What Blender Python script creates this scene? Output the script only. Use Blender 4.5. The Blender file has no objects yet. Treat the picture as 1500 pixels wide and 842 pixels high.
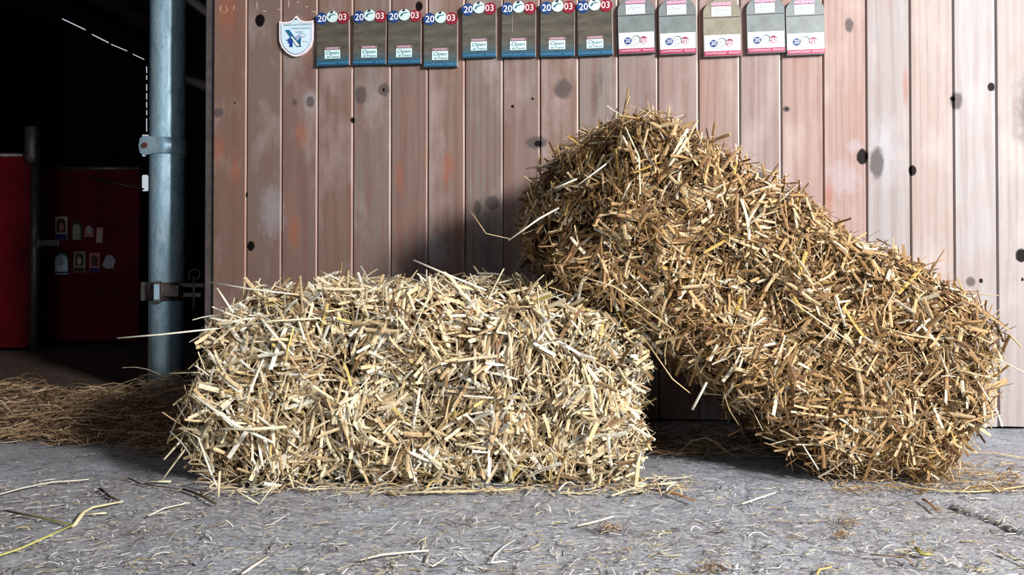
import bpy, bmesh, math, random
import numpy as np
from mathutils import Vector, Matrix
from mathutils.geometry import tessellate_polygon
random.seed(7); RNG = np.random.default_rng(11)
S = bpy.context.scene; COL = S.collection
R = math.radians

# ------------------------------------------------------------------ camera
H = 0.478; F = 1150.0; PX, PY = 750.0, 366.0; PITCH = R(0.7)
cd = bpy.data.cameras.new('camera'); cam = bpy.data.objects.new('camera', cd); COL.objects.link(cam)
cam.location = (0, 0, H); cam.rotation_euler = (R(90) + PITCH, 0, 0)
cd.sensor_fit = 'HORIZONTAL'; cd.sensor_width = 36.0; cd.lens = 36.0 * F / 1500.0
cd.shift_y = -(421.0 - PY) / 1500.0
cd.clip_start = 0.02; cd.clip_end = 60
S.camera = cam
# ------------------------------------------------------------------ colour management, sky, lights
S.view_settings.view_transform = 'Standard'; S.view_settings.look = 'None'
S.view_settings.exposure = 0.12; S.view_settings.gamma = 1.0; S.view_settings.use_curve_mapping = False
w = bpy.data.worlds.new('sky'); S.world = w; w.use_nodes = True
w.node_tree.nodes['Background'].inputs[0].default_value = (0.80, 0.88, 1.0, 1)
w.node_tree.nodes['Background'].inputs[1].default_value = 0.6

def area_light(name, loc, aim, size, power, color, sy=None):
    l = bpy.data.lights.new(name, 'AREA'); l.energy = power; l.color = color
    l.shape = 'RECTANGLE'; l.size = size; l.size_y = sy or size
    o = bpy.data.objects.new(name, l); COL.objects.link(o); o.location = loc
    o.rotation_euler = (Vector(aim) - Vector(loc)).to_track_quat('-Z', 'Y').to_euler()
    return o
area_light('door_daylight', (2.75, 0.25, 1.95), (0.3, 2.0, 0.3), 0.6, 48, (1.0, 0.965, 0.92), 1.0)
area_light('front_daylight', (2.5, -1.0, 1.95), (-0.1, 2.0, 0.1), 0.5, 262, (1.0, 0.965, 0.91), 0.5)
area_light('front_fill', (-1.3, -2.2, 1.7), (-0.9, 3.0, 0.6), 1.4, 20, (0.82, 0.92, 1.0), 1.0)  # added fill from the front left, lifts the dark stalls

# ------------------------------------------------------------------ pixel helpers (1500 x 842 frame)
def ray(px, py):
    c, s = math.cos(PITCH), math.sin(PITCH); dy = py - PY
    return (px - PX, F * c + dy * s, F * s - dy * c)
def at(px, py, D):
    r = ray(px, py); t = D / r[1]
    return Vector((r[0] * t, D, H + r[2] * t))
def on_floor(px, py, z=0.0):
    r = ray(px, py); t = (z - H) / r[2]
    return Vector((r[0] * t, r[1] * t, z))
TH = R(6.57); W0 = Vector((0, 2.412, 0)); CT, ST = math.cos(TH), math.sin(TH)
def on_wall(px, py, out=0.0):             # -> (s along the wall, z)
    r = ray(px, py); n = (ST, CT)
    t = (n[0] * W0.x + n[1] * W0.y - out) / (n[0] * r[0] + n[1] * r[1])
    x, y = r[0] * t, r[1] * t
    return ((x - W0.x) * CT - (y - W0.y) * ST, H + r[2] * t)
def wall_pt(s, z, out=0.0):
    return Vector((W0.x + s * CT - out * ST, W0.y - s * ST - out * CT, z))

# ------------------------------------------------------------------ object helpers
def link(o, parent=None):
    COL.objects.link(o)
    if parent is not None: o.parent = parent
    return o
def tag(o, label=None, cat=None, group=None, kind=None):
    if label: o['label'] = label
    if cat: o['category'] = cat
    if group: o['group'] = group
    if kind: o['kind'] = kind
    return o
def empty(name, loc=(0, 0, 0), rot=(0, 0, 0)):
    o = bpy.data.objects.new(name, None); link(o); o.location = loc; o.rotation_euler = rot
    o.empty_display_size = 0.05
    return o
def build(name, bm, mats, parent=None, smooth=False):
    me = bpy.data.meshes.new(name); bm.normal_update(); bm.to_mesh(me); bm.free()
    for m in (mats if isinstance(mats, (list, tuple)) else [mats]): me.materials.append(m)
    if smooth:
        for p in me.polygons: p.use_smooth = True
    return link(bpy.data.objects.new(name, me), parent)
def box(bm, x0, x1, y0, y1, z0, z1, bev=0.0, mi=0, M=None):
    r = bmesh.ops.create_cube(bm, size=1.0); vs = r['verts']
    for v in vs:
        v.co = Vector(((x0 + x1) / 2 + v.co.x * (x1 - x0), (y0 + y1) / 2 + v.co.y * (y1 - y0), (z0 + z1) / 2 + v.co.z * (z1 - z0)))
        if M is not None: v.co = M @ v.co
    fs = list({f for v in vs for f in v.link_faces})
    for f in fs: f.material_index = mi
    if bev > 0:
        es = list({e for v in vs for e in v.link_edges})
        bmesh.ops.bevel(bm, geom=es, offset=bev, segments=2, affect='EDGES', profile=0.6)
def prism(bm, pts, y0, y1, mi=0, M=None, bev=0.0):
    """closed outline pts (x, z), extruded from y0 (front) to y1 (back)"""
    a = [bm.verts.new((M @ Vector((x, y0, z))) if M else (x, y0, z)) for x, z in pts]
    b = [bm.verts.new((M @ Vector((x, y1, z))) if M else (x, y1, z)) for x, z in pts]
    n = len(pts); fs = []
    tri = tessellate_polygon([[Vector((x, z, 0)) for x, z in pts]])
    for t in tri:
        fs.append(bm.faces.new([a[i] for i in t])); fs.append(bm.faces.new([b[i] for i in reversed(t)]))
    for i in range(n):
        j = (i + 1) % n; fs.append(bm.faces.new((a[i], b[i], b[j], a[j])))
    for f in fs: f.material_index = mi
    bmesh.ops.recalc_face_normals(bm, faces=fs)
def tube(bm, pts, r, seg=12, mi=0, flat=1.0, caps=True):
    pts = [Vector(p) for p in pts]; rings = []
    rr = r if isinstance(r, (list, tuple)) else [r] * len(pts)
    up = Vector((0, 0, 1))
    d0 = (pts[1] - pts[0]).normalized()
    if abs(d0.dot(up)) > 0.95: up = Vector((1, 0, 0))
    for i, p in enumerate(pts):
        d = (pts[min(i + 1, len(pts) - 1)] - pts[max(i - 1, 0)]).normalized()
        s = d.cross(up).normalized(); u = s.cross(d).normalized(); up = u
        rings.append([bm.verts.new(p + s * math.cos(2 * math.pi * k / seg) * rr[i] + u * math.sin(2 * math.pi * k / seg) * rr[i] * flat) for k in range(seg)])
    for a, b in zip(rings, rings[1:]):
        for k in range(seg):
            f = bm.faces.new((a[k], a[(k + 1) % seg], b[(k + 1) % seg], b[k])); f.material_index = mi; f.smooth = True
    if caps:
        bm.faces.new(list(reversed(rings[0]))).material_index = mi; bm.faces.new(rings[-1]).material_index = mi
def arc(cx, cz, rx, rz, a0, a1, n):
    return [(cx + rx * math.cos(R(a0 + (a1 - a0) * i / n)), cz + rz * math.sin(R(a0 + (a1 - a0) * i / n))) for i in range(n + 1)]
def text_obj(name, body, size, mat, parent, x, y, z, ext=0.0002, xs=1.0, bold=0.0, rot=0.0, shear=0.0):
    cu = bpy.data.curves.new(name, 'FONT'); cu.body = body; cu.size = size; cu.align_x = 'CENTER'; cu.align_y = 'CENTER'
    cu.extrude = ext; cu.resolution_u = 3; cu.offset = bold; cu.shear = shear
    t = bpy.data.objects.new(name, cu); COL.objects.link(t)
    bpy.context.view_layer.update()
    me = bpy.data.meshes.new_from_object(t); bpy.data.objects.remove(t)
    me.materials.clear(); me.materials.append(mat)
    me.transform(Matrix.Translation((x, y, z)) @ Matrix.Rotation(rot, 4, 'Y') @ Matrix.Rotation(R(90), 4, 'X') @ Matrix.Diagonal((xs, 1, 1, 1)))
    return link(bpy.data.objects.new(name, me), parent)
def dup(root, loc, rot, label=None, group=None):
    r = root.copy(); COL.objects.link(r); r.location = loc; r.rotation_euler = rot
    if label: r['label'] = label
    if group: r['group'] = group
    for ch in list(root.children):
        c = ch.copy(); COL.objects.link(c); c.parent = r
        for g in ch.children:
            d = g.copy(); COL.objects.link(d); d.parent = c
    return r

# ------------------------------------------------------------------ materials
class NT:
    def __init__(s, name):
        s.m = bpy.data.materials.new(name); s.m.use_nodes = True; s.t = s.m.node_tree; s.b = s.t.nodes['Principled BSDF']
    def n(s, typ, **k):
        nd = s.t.nodes.new(typ)
        for a, v in k.items(): setattr(nd, a, v)
        return nd
    def put(s, sock, v):
        if isinstance(v, bpy.types.NodeSocket): s.t.links.new(v, sock)
        else: sock.default_value = v
    def math(s, op, a, b=None, c=None, clamp=False):
        nd = s.n('ShaderNodeMath', operation=op, use_clamp=clamp); s.put(nd.inputs[0], a)
        if b is not None: s.put(nd.inputs[1], b)
        if c is not None: s.put(nd.inputs[2], c)
        return nd.outputs[0]
    def mix(s, f, a, b, mode='MIX'):
        nd = s.n('ShaderNodeMix', data_type='RGBA', blend_type=mode); s.put(nd.inputs[0], f)
        def c4(v): return v if isinstance(v, bpy.types.NodeSocket) else (v[0], v[1], v[2], 1)
        s.put(nd.inputs[6], c4(a)); s.put(nd.inputs[7], c4(b)); return nd.outputs[2]
    def coord(s): return s.n('ShaderNodeTexCoord').outputs['Object']
    def mapping(s, v, scale=(1, 1, 1), loc=(0, 0, 0), rot=(0, 0, 0)):
        nd = s.n('ShaderNodeMapping'); s.put(nd.inputs[0], v); nd.inputs['Scale'].default_value = scale
        nd.inputs['Location'].default_value = loc; nd.inputs['Rotation'].default_value = rot; return nd.outputs[0]
    def noise(s, v, scale, detail=4, rough=0.55, dist=0.0):
        nd = s.n('ShaderNodeTexNoise'); s.put(nd.inputs['Vector'], v); nd.inputs['Scale'].default_value = scale
        nd.inputs['Detail'].default_value = detail; nd.inputs['Roughness'].default_value = rough; nd.inputs['Distortion'].default_value = dist
        return nd.outputs['Fac']
    def ramp(s, f, stops):
        nd = s.n('ShaderNodeValToRGB'); s.put(nd.inputs[0], f); e = nd.color_ramp.elements
        while len(e) < len(stops): e.new(0.5)
        for i, (p, c) in enumerate(stops):
            e[i].position = p; e[i].color = (c, c, c, 1) if isinstance(c, (int, float)) else (c[0], c[1], c[2], 1)
        return nd.outputs[0]
    def bump(s, h, strength=0.3, dist=0.01):
        nd = s.n('ShaderNodeBump'); s.put(nd.inputs['Height'], h); nd.inputs['Strength'].default_value = strength
        nd.inputs['Distance'].default_value = dist; s.t.links.new(nd.outputs[0], s.b.inputs['Normal'])
    def out(s, color=None, rough=None, metal=None, spec=None):
        if color is not None: s.put(s.b.inputs['Base Color'], color if isinstance(color, bpy.types.NodeSocket) else (*color, 1))
        if rough is not None: s.put(s.b.inputs['Roughness'], rough)
        if metal is not None: s.put(s.b.inputs['Metallic'], metal)
        if spec is not None: s.b.inputs['Specular IOR Level'].default_value = spec
        return s.m
def plain(name, col, rough=0.6, metal=0.0, vary=0.25, scale=30.0, bump=0.05, spec=0.4):
    t = NT(name); v = t.coord(); n = t.noise(v, scale, 5)
    k = t.ramp(n, [(0.3, 1 - vary), (0.7, 1.0)])
    c = t.mix(1.0, col, k, 'MULTIPLY'); t.bump(n, bump, 0.002)
    return t.out(c, rough, metal, spec)

def straw_mat(name, trans=0.2):
    t = NT(name); a = t.n('ShaderNodeAttribute', attribute_name='straw_col')
    n = t.noise(t.coord(), 140, 3)
    c = t.mix(1.0, a.outputs['Color'], t.ramp(n, [(0.3, 0.72), (0.7, 1.0)]), 'MULTIPLY')
    t.out(c, 0.52, 0.0, 0.22)
    tr = t.n('ShaderNodeBsdfTranslucent'); t.put(tr.inputs[0], c)
    mx = t.n('ShaderNodeMixShader'); mx.inputs[0].default_value = trans
    t.t.links.new(t.b.outputs[0], mx.inputs[1]); t.t.links.new(tr.outputs[0], mx.inputs[2])
    t.t.links.new(mx.outputs[0], t.t.nodes['Material Output'].inputs['Surface'])
    return t.m
M_STRAW = straw_mat('straw')
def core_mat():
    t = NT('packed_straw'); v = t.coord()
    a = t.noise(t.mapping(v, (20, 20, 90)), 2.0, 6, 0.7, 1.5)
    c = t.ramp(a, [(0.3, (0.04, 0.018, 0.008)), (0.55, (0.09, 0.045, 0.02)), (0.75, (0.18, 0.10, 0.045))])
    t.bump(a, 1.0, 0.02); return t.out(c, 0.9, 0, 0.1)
M_CORE = core_mat()

# ---- board wall: each board has its own colour ("board_col"), grain along z, knots at their places
seam_px = [317, 366, 417, 469, 520.5, 575.5, 629, 683, 738, 792, 848, 905, 963, 1022, 1082, 1142, 1203, 1265.5, 1329, 1392, 1454]
seams = [on_wall(x, 240)[0] for x in seam_px]
while seams[-1] < 2.95: seams.append(seams[-1] + 0.118)
knots_hole = [(385, 33, 7.5, 10), (372, 361, 6, 8), (520, 178, 3.5, 5), (1259, 231, 9, 12), (1332, 251, 6, 8), (1446, 130, 6, 7), (1490, 374, 10, 11),
              (1390, 147, 4, 4), (1431, 411, 3, 4), (1491, 409, 2, 3), (565, 134, 2, 3), (789, 212, 6, 5), (752, 158, 2.5, 2.5), (781, 147, 2, 2),
              (616, 13, 6, 8), (349, 153, 1.5, 1.5), (366, 286, 2, 5), (1149, 162, 2.5, 2)]
knots_grey = [(532, 142, 10, 15), (565, 134, 9, 11), (459, 152, 7, 10), (325, 167, 8, 8), (825, 133, 14, 17), (787, 210, 17, 11), (723, 298, 11, 12), (701, 306, 6, 12),
              (825, 133, 8, 11), (1416, 412, 8, 8), (1280, 240, 12, 26), (1149, 162, 6, 5), (436, 152, 4, 6), (1110, 262, 9, 10), (1240, 40, 7, 12), (1395, 150, 10, 14)]
knots_blue = [(1248, 216, 14, 12), (1232, 262, 30, 30), (404, 310, 22, 50), (459, 150, 12, 18), (1290, 225, 24, 60), (640, 365, 22, 28)]
stain_red = [(435, 342, 12, 34), (350, 252, 9, 28), (588, 260, 8, 32), (655, 258, 6, 20), (446, 198, 12, 24), (338, 20, 20, 50), (456, 60, 10, 40), (1322, 130, 6, 40), (1210, 290, 10, 40),
             (326, 220, 10, 30), (660, 245, 12, 28)]
streak_and_shadow = [(872, 140, 8, 42), (880, 118, 5, 34), (720, 380, 20, 60), (1500, 165, 26, 72)]  # dark streaks; last entry is a soft shadow painted into the boards
def board_mat():
    t = NT('painted_boards'); v = t.coord()
    at_ = t.n('ShaderNodeAttribute', attribute_name='board_col'); off = t.n('ShaderNodeAttribute', attribute_name='board_off').outputs['Vector']
    va = t.n('ShaderNodeVectorMath', operation='ADD'); t.put(va.inputs[0], v); t.put(va.inputs[1], off); vv = va.outputs[0]
    warp = t.noise(t.mapping(vv, (9, 9, 1.6)), 1.0, 3)
    g1 = t.noise(t.mapping(vv, (70, 70, 2.4)), 1.0, 4, 0.5, 0.9)
    g2 = t.noise(t.mapping(vv, (420, 420, 7)), 1.0, 3, 0.6, 0.2)
    blot = t.noise(t.mapping(vv, (7, 7, 3.2)), 1.0, 5, 0.6)
    wv = t.n('ShaderNodeTexWave', wave_type='RINGS', rings_direction='Z'); t.put(wv.inputs['Vector'], t.mapping(vv, (15, 15, 1.3)))
    wv.inputs['Scale'].default_value = 1.2; wv.inputs['Distortion'].default_value = 5; wv.inputs['Detail'].default_value = 3; wv.inputs['Detail Scale'].default_value = 1.2
    c = at_.outputs['Color']; ga = at_.outputs['Alpha']
    c = t.mix(t.math('MULTIPLY', ga, t.ramp(g1, [(0.38, 0.0), (0.64, 0.42)])), c, (0.20, 0.10, 0.075), 'MIX')
    c = t.mix(t.math('MULTIPLY', ga, t.ramp(g2, [(0.42, 0.0), (0.72, 0.20)])), c, (0.16, 0.10, 0.085))
    c = t.mix(t.math('MULTIPLY', ga, t.ramp(wv.outputs['Fac'], [(0.50, 0.0), (0.92, 0.34)])), c, (0.16, 0.08, 0.065))
    c = t.mix(t.ramp(blot, [(0.52, 0.0), (0.75, 0.34)]), c, (0.62, 0.55, 0.55))
    c = t.mix(t.ramp(blot, [(0.26, 0.34), (0.45, 0.0)]), c, (0.30, 0.13, 0.09))
    wob = t.noise(t.mapping(vv, (60, 60, 40)), 1.0, 3)
    def field(lst, soft0, soft1, amt):
        cur = None
        for (px, py, rx, rz) in lst:
            s, z = on_wall(px, py); k = on_wall(px + rx, py)[0] - s; kz = z - on_wall(px, py + rz)[1]
            m = t.n('ShaderNodeVectorMath', operation='SUBTRACT'); t.put(m.inputs[0], v); m.inputs[1].default_value = (s, 0, z)
            q = t.n('ShaderNodeVectorMath', operation='MULTIPLY'); t.put(q.inputs[0], m.outputs[0]); q.inputs[1].default_value = (1 / k, 0, 1 / kz)
            l = t.n('ShaderNodeVectorMath', operation='LENGTH'); t.put(l.inputs[0], q.outputs[0])
            cur = l.outputs['Value'] if cur is None else t.math('MINIMUM', cur, l.outputs['Value'])
        cur = t.math('ADD', cur, t.math('MULTIPLY', t.math('SUBTRACT', wob, 0.5), amt))
        mr = t.n('ShaderNodeMapRange', interpolation_type='SMOOTHSTEP'); t.put(mr.inputs[0], cur)
        mr.inputs[1].default_value = soft0; mr.inputs[2].default_value = soft1; mr.inputs[3].default_value = 1; mr.inputs[4].default_value = 0
        return mr.outputs[0]
    fb = field(knots_blue, 0.3, 1.15, 1.2); c = t.mix(t.math('MULTIPLY', fb, 0.22), c, (0.50, 0.55, 0.66))
    fr = field(stain_red, 0.1, 1.15, 0.9); c = t.mix(t.math('MULTIPLY', fr, 0.50), c, (0.34, 0.10, 0.05))
    fs = field(streak_and_shadow, 0.1, 1.1, 1.3); c = t.mix(t.math('MULTIPLY', fs, 0.62), c, (0.10, 0.075, 0.07))
    fg = field(knots_grey, 0.62, 1.1, 0.7); c = t.mix(t.math('MULTIPLY', fg, 0.88), c, (0.085, 0.07, 0.07))
    fh = field(knots_hole, 0.75, 1.05, 0.5); c = t.mix(fh, c, (0.004, 0.002, 0.002))
    h = t.math('SUBTRACT', t.math('ADD', t.math('MULTIPLY', g2, 0.25), t.math('MULTIPLY', g1, 0.35)), t.math('MULTIPLY', fh, 4.0))
    t.bump(h, 0.35, 0.003)
    return t.out(c, 0.62, 0, 0.15)
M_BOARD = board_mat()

def floor_mat():
    t = NT('worn_concrete'); v = t.coord()
    big = t.noise(v, 1.6, 5, 0.6); mid = t.noise(t.mapping(v, (1, 1.6, 1)), 11, 8, 0.68, 0.4); fine = t.noise(t.mapping(v, (1, 1.8, 1)), 110, 6, 0.75)
    fib = t.noise(t.mapping(v, (34, 84, 30), rot=(0, 0, 0.25)), 1.3, 4, 0.65, 1.8)
    fib2 = t.noise(t.mapping(v, (140, 45, 30), rot=(0, 0, -0.5)), 1.0, 3, 0.6, 2.2)
    c = t.ramp(mid, [(0.28, (0.24, 0.265, 0.325)), (0.5, (0.45, 0.49, 0.59)), (0.72, (0.70, 0.73, 0.80))])
    c = t.mix(t.ramp(big, [(0.40, 0.0), (0.64, 0.55)]), c, (0.36, 0.31, 0.31))
    c = t.mix(t.ramp(t.noise(v, 5.5, 5, .6), [(0.50, 0.0), (0.68, 0.5)]), c, (0.52, 0.62, 0.74))
    c = t.mix(t.ramp(fine, [(0.33, 0.85), (0.50, 0.0)]), c, (0.07, 0.065, 0.075))
    c = t.mix(t.ramp(fib, [(0.58, 0.0), (0.66, 0.85)]), c, (0.66, 0.66, 0.68))
    c = t.mix(t.ramp(fib2, [(0.64, 0.0), (0.70, 0.7)]), c, (0.72, 0.70, 0.66))
    c = t.mix(t.ramp(fib, [(0.26, 0.75), (0.36, 0.0)]), c, (0.05, 0.04, 0.045))
    # the barn's inner floor is bare dirt and old bedding
    sx = t.n('ShaderNodeSeparateXYZ'); t.put(sx.inputs[0], v)
    edge = t.math('ADD', t.math('ADD', sx.outputs[1], t.math('MULTIPLY', t.math('GREATER_THAN', t.math('MULTIPLY', sx.outputs[0], -1.0), 0.45), 0.42)), t.math('MULTIPLY', mid, 0.25))
    f = t.n('ShaderNodeMapRange'); t.put(f.inputs[0], edge); f.inputs[1].default_value = 2.55; f.inputs[2].default_value = 2.75
    c = t.mix(f.outputs[0], c, t.ramp(mid, [(0.3, (0.05, 0.03, 0.02)), (0.7, (0.13, 0.08, 0.05))]))
    c = t.mix(t.ramp(fine, [(0.56, 0.0), (0.66, 0.8)]), c, (.80, .81, .85))
    c = t.mix(t.ramp(t.noise(t.mapping(v, (1, 1.6, 1)), 34, 6, .75, 1.2), [(0.36, 0.75), (0.46, 0.0)]), c, (.09, .08, .085))
    cr = t.n('ShaderNodeAttribute', attribute_name='crack'); c = t.mix(cr.outputs['Fac'], c, (0.006, 0.005, 0.005))
    h = t.math('ADD', t.math('ADD', t.math('MULTIPLY', mid, 0.9), t.math('MULTIPLY', fine, 0.5)), t.math('MULTIPLY', fib, 0.5))
    t.bump(h, 0.95, 0.016)
    return t.out(c, 0.5, 0, 0.5)
M_FLOOR = floor_mat()
M_DARKWOOD = plain('dark_wood', (0.045, 0.026, 0.018), 0.8)
M_POSTWOOD = plain('grey_weathered_wood', (0.10, 0.085, 0.08), 0.8, vary=0.5)
M_ROOF = plain('rusty_roof_sheet', (0.05, 0.022, 0.016), 0.8, vary=0.6, scale=3)
M_FARWALL = plain('black_tarred_boards', (0.006, 0.005, 0.005), 0.9)
M_PLASTER = plain('grey_render', (0.20, 0.19, 0.18), 0.9)
M_BEAM = plain('pale_roof_beam', (0.35, 0.30, 0.28), 0.7)
M_RED = plain('red_painted_panel', (0.13, 0.001, 0.007), 0.6, vary=0.55, scale=5, spec=.2)
M_IRON = plain('dark_iron', (0.17, 0.145, 0.14), 0.5, 0.7, 0.5, 40)
M_RUST = plain('rusty_bolt', (0.20, 0.05, 0.035), 0.7, 0.3, 0.5, 90)
def galv():
    t = NT('galvanised_steel'); v = t.coord()
    a = t.noise(t.mapping(v, (1, 1, 0.35)), 34, 8, 0.72, 0.6); b = t.noise(t.mapping(v, (1, 1, 0.4)), 110, 4, 0.7); d = t.noise(t.mapping(v, (1, 1, 0.3)), 7, 4, 0.6)
    c = t.ramp(a, [(0.28, (0.22, 0.36, 0.46)), (0.5, (0.46, 0.70, 0.86)), (0.75, (0.72, 0.90, 0.98))])
    c = t.mix(t.ramp(b, [(0.3, 0.55), (0.42, 0.0)]), c, (0.06, 0.09, 0.12))
    c = t.mix(t.ramp(d, [(0.5, 0.0), (0.7, 0.35)]), c, (0.60, 0.72, 0.80))
    t.bump(a, 0.25, 0.003); return t.out(c, t.ramp(a, [(0.3, 0.48), (0.7, 0.34)]), 0.55, 0.5)
M_GALV = galv()

# ------------------------------------------------------------------ the setting
# floor: gently uneven slab with a real groove for the crack
def poly_dist(P, pts):
    d = np.full(len(P), 9.0)
    for a, b in zip(pts, pts[1:]):
        a = np.array(a); b = np.array(b); ab = b - a; t = np.clip(((P - a) @ ab) / (ab @ ab), 0, 1)
        d = np.minimum(d, np.linalg.norm(P - (a + t[:, None] * ab), axis=1))
    return d
def make_floor():
    xs = np.concatenate([np.linspace(-6, -1.75, 18)[:-1], np.arange(-1.75, 2.0, 0.0065), np.linspace(2.0, 3.6, 8)])
    ys = np.concatenate([np.linspace(-2.7, 0.85, 12)[:-1], np.arange(0.85, 2.5, 0.0065), np.linspace(2.5, 9.2, 30)])
    X, Y = np.meshgrid(xs, ys); P = np.stack([X.ravel(), Y.ravel()], 1)
    Z = np.zeros(len(P))
    for k in range(26):
        fq = 2 * math.pi * RNG.uniform(2, 26); a = RNG.uniform(0, math.pi); Z += np.sin(fq * (P[:, 0] * math.cos(a) + P[:, 1] * math.sin(a)) + RNG.uniform(0, 6)) * 0.012 / fq
    Z = np.where((P[:, 0] > -1.75) & (P[:, 0] < 2) & (P[:, 1] > .85) & (P[:, 1] < 2.5), Z, 0)
    crack = np.zeros(len(P))
    for pts, wd, dp in (([(1385, 736), (1412, 748), (1440, 757), (1462, 765), (1485, 777), (1520, 782), (1600, 800)], 0.011, 0.024),
                        ([(1300, 715), (1340, 728), (1385, 737)], 0.004, 0.005),
                        ([(1092, 700), (1098, 750), (1106, 790), (1100, 850)], 0.003, 0.0035),
                        ([(1130, 762), (1180, 790), (1260, 812), (1330, 826), (1420, 842)], 0.003, 0.004),
                        ([(120, 652), (300, 700), (480, 712)], 0.002, 0.002)):
        w_ = [tuple(on_floor(x, y)[:2]) for x, y in pts]
        jit = np.sin(P[:, 0] * 190 + np.sin(P[:, 1] * 90) * 2) * 0.0025 + np.sin(P[:, 0] * 71) * 0.002
        d = poly_dist(P + np.stack([np.zeros(len(P)), jit], 1), w_)
        m = np.clip(1.25 - d / wd, 0, 1); Z -= m * dp; crack = np.maximum(crack, m * (1 if dp > 0.01 else 0.45))
    # the slab right of the crack line sits a little higher
    me = bpy.data.meshes.new('floor'); nx, ny = len(xs), len(ys)
    co = np.stack([P[:, 0], P[:, 1], Z - 0.002], 1).astype(np.float32)
    i = np.arange((nx - 1) * (ny - 1)); r_, c_ = i // (nx - 1), i % (nx - 1); a = r_ * nx + c_
    q = np.stack([a, a + 1, a + nx + 1, a + nx], 1)
    raw_mesh(me, co, q.ravel(), np.full(len(q), 4))
    at_ = me.attributes.new('crack', 'FLOAT', 'POINT'); at_.data.foreach_set('value', crack.astype(np.float32))
    me.materials.append(M_FLOOR)
    return tag(link(bpy.data.objects.new('floor', me)), kind='structure')
def raw_mesh(me, co, loops, counts, smooth=True):
    me.vertices.add(len(co)); me.vertices.foreach_set('co', np.ascontiguousarray(co, dtype=np.float32).ravel())
    me.loops.add(len(loops)); me.loops.foreach_set('vertex_index', np.ascontiguousarray(loops, dtype=np.int32))
    me.polygons.add(len(counts)); st = np.concatenate([[0], np.cumsum(counts)[:-1]])
    me.polygons.foreach_set('loop_start', st.astype(np.int32))
    me.polygons.foreach_set('use_smooth', np.full(len(counts), smooth))
    me.update(calc_edges=True); me.validate()
make_floor()

# board wall
def make_wall():
    bm = bmesh.new(); lc = bm.verts.layers.float_color.new('board_col'); lo = bm.verts.layers.float_vector.new('board_off')
    ztop = 2.45
    for i in range(len(seams) - 1):
        a, b = seams[i], seams[i + 1]; f = min(1, max(0, i / 19.0))
        g = 0.0011; bv = 0.0030; T = 0.024
        pts = [(a + g, 0), (a + g, 0 - T + bv + .003), (a + g + bv, -T), (b - g - .0046, -T), (b - g - .0042, -T + .0001), (b - g, -T + .0052), (b - g, 0)]
        col = np.array([0.190, 0.133, 0.116]) * (1 - f) + np.array([0.30, 0.265, 0.262]) * f + np.array([.09, .098, .102]) * max(0, f - .55) / .45
        hue = [(1.0, .93, .88), (.88, .96, .99), (.96, .95, .95), (.86, .97, 1.0), (.96, 1.04, 1.02), (.90, .98, .98), (.97, .96, .95), (.86, .88, .90)][(i * 5 + i // 3) % 8]
        if i in (13,): hue = (1.12, .95, .9)
        if i in (15, 16): hue = (1.14, .93, .88)
        if i in (12, 14): hue = (1.05, .95, .93)
        if i in (17, 19): hue = (.98, 1.02, 1.05)
        col = col * np.array(hue) * random.uniform(0.95, 1.05)
        off = (random.uniform(0, 40), random.uniform(0, 40), random.uniform(0, 40))
        ring0 = []; ring1 = []
        z0 = 0.004 + random.uniform(0, 0.004)
        for kk_, (x, y) in enumerate(pts):
            vc = tuple(col) if kk_ not in (4, 5) or i > 14 else tuple(np.minimum(col * 2.6, .62))  # right-facing bevels coloured pale to imitate light catching the edge
            for z, ring in ((z0, ring0), (ztop, ring1)):
                v = bm.verts.new((x, y, z)); v[lc] = (*vc, 1 - .6 * max(0, f - .4) / .6); v[lo] = off; ring.append(v)
        n = len(pts)
        for k in range(n):
            j = (k + 1) % n; bm.faces.new((ring0[k], ring0[j], ring1[j], ring1[k]))
        bm.faces.new(list(reversed(ring0))); bm.faces.new(ring1)
    bmesh.ops.recalc_face_normals(bm, faces=bm.faces)
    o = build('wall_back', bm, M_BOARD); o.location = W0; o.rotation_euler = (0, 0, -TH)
    tag(o, kind='structure')
    bm = bmesh.new(); box(bm, seams[0], seams[-1], 0.001, 0.03, 0, 2.45)
    o = build('wall_backing', bm, M_DARKWOOD); o.location = W0; o.rotation_euler = (0, 0, -TH); o.name = 'trim_2'; tag(o, kind='structure')
    bm = bmesh.new(); s1 = on_wall(303, 240)[0]; box(bm, s1 - 0.0, seams[0] - 0.001, -0.012, 0.09, 0, 2.45, 0.004)
    o = build('trim_1', bm, M_POSTWOOD); o.location = W0; o.rotation_euler = (0, 0, -TH); tag(o, kind='structure')
make_wall()

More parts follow.
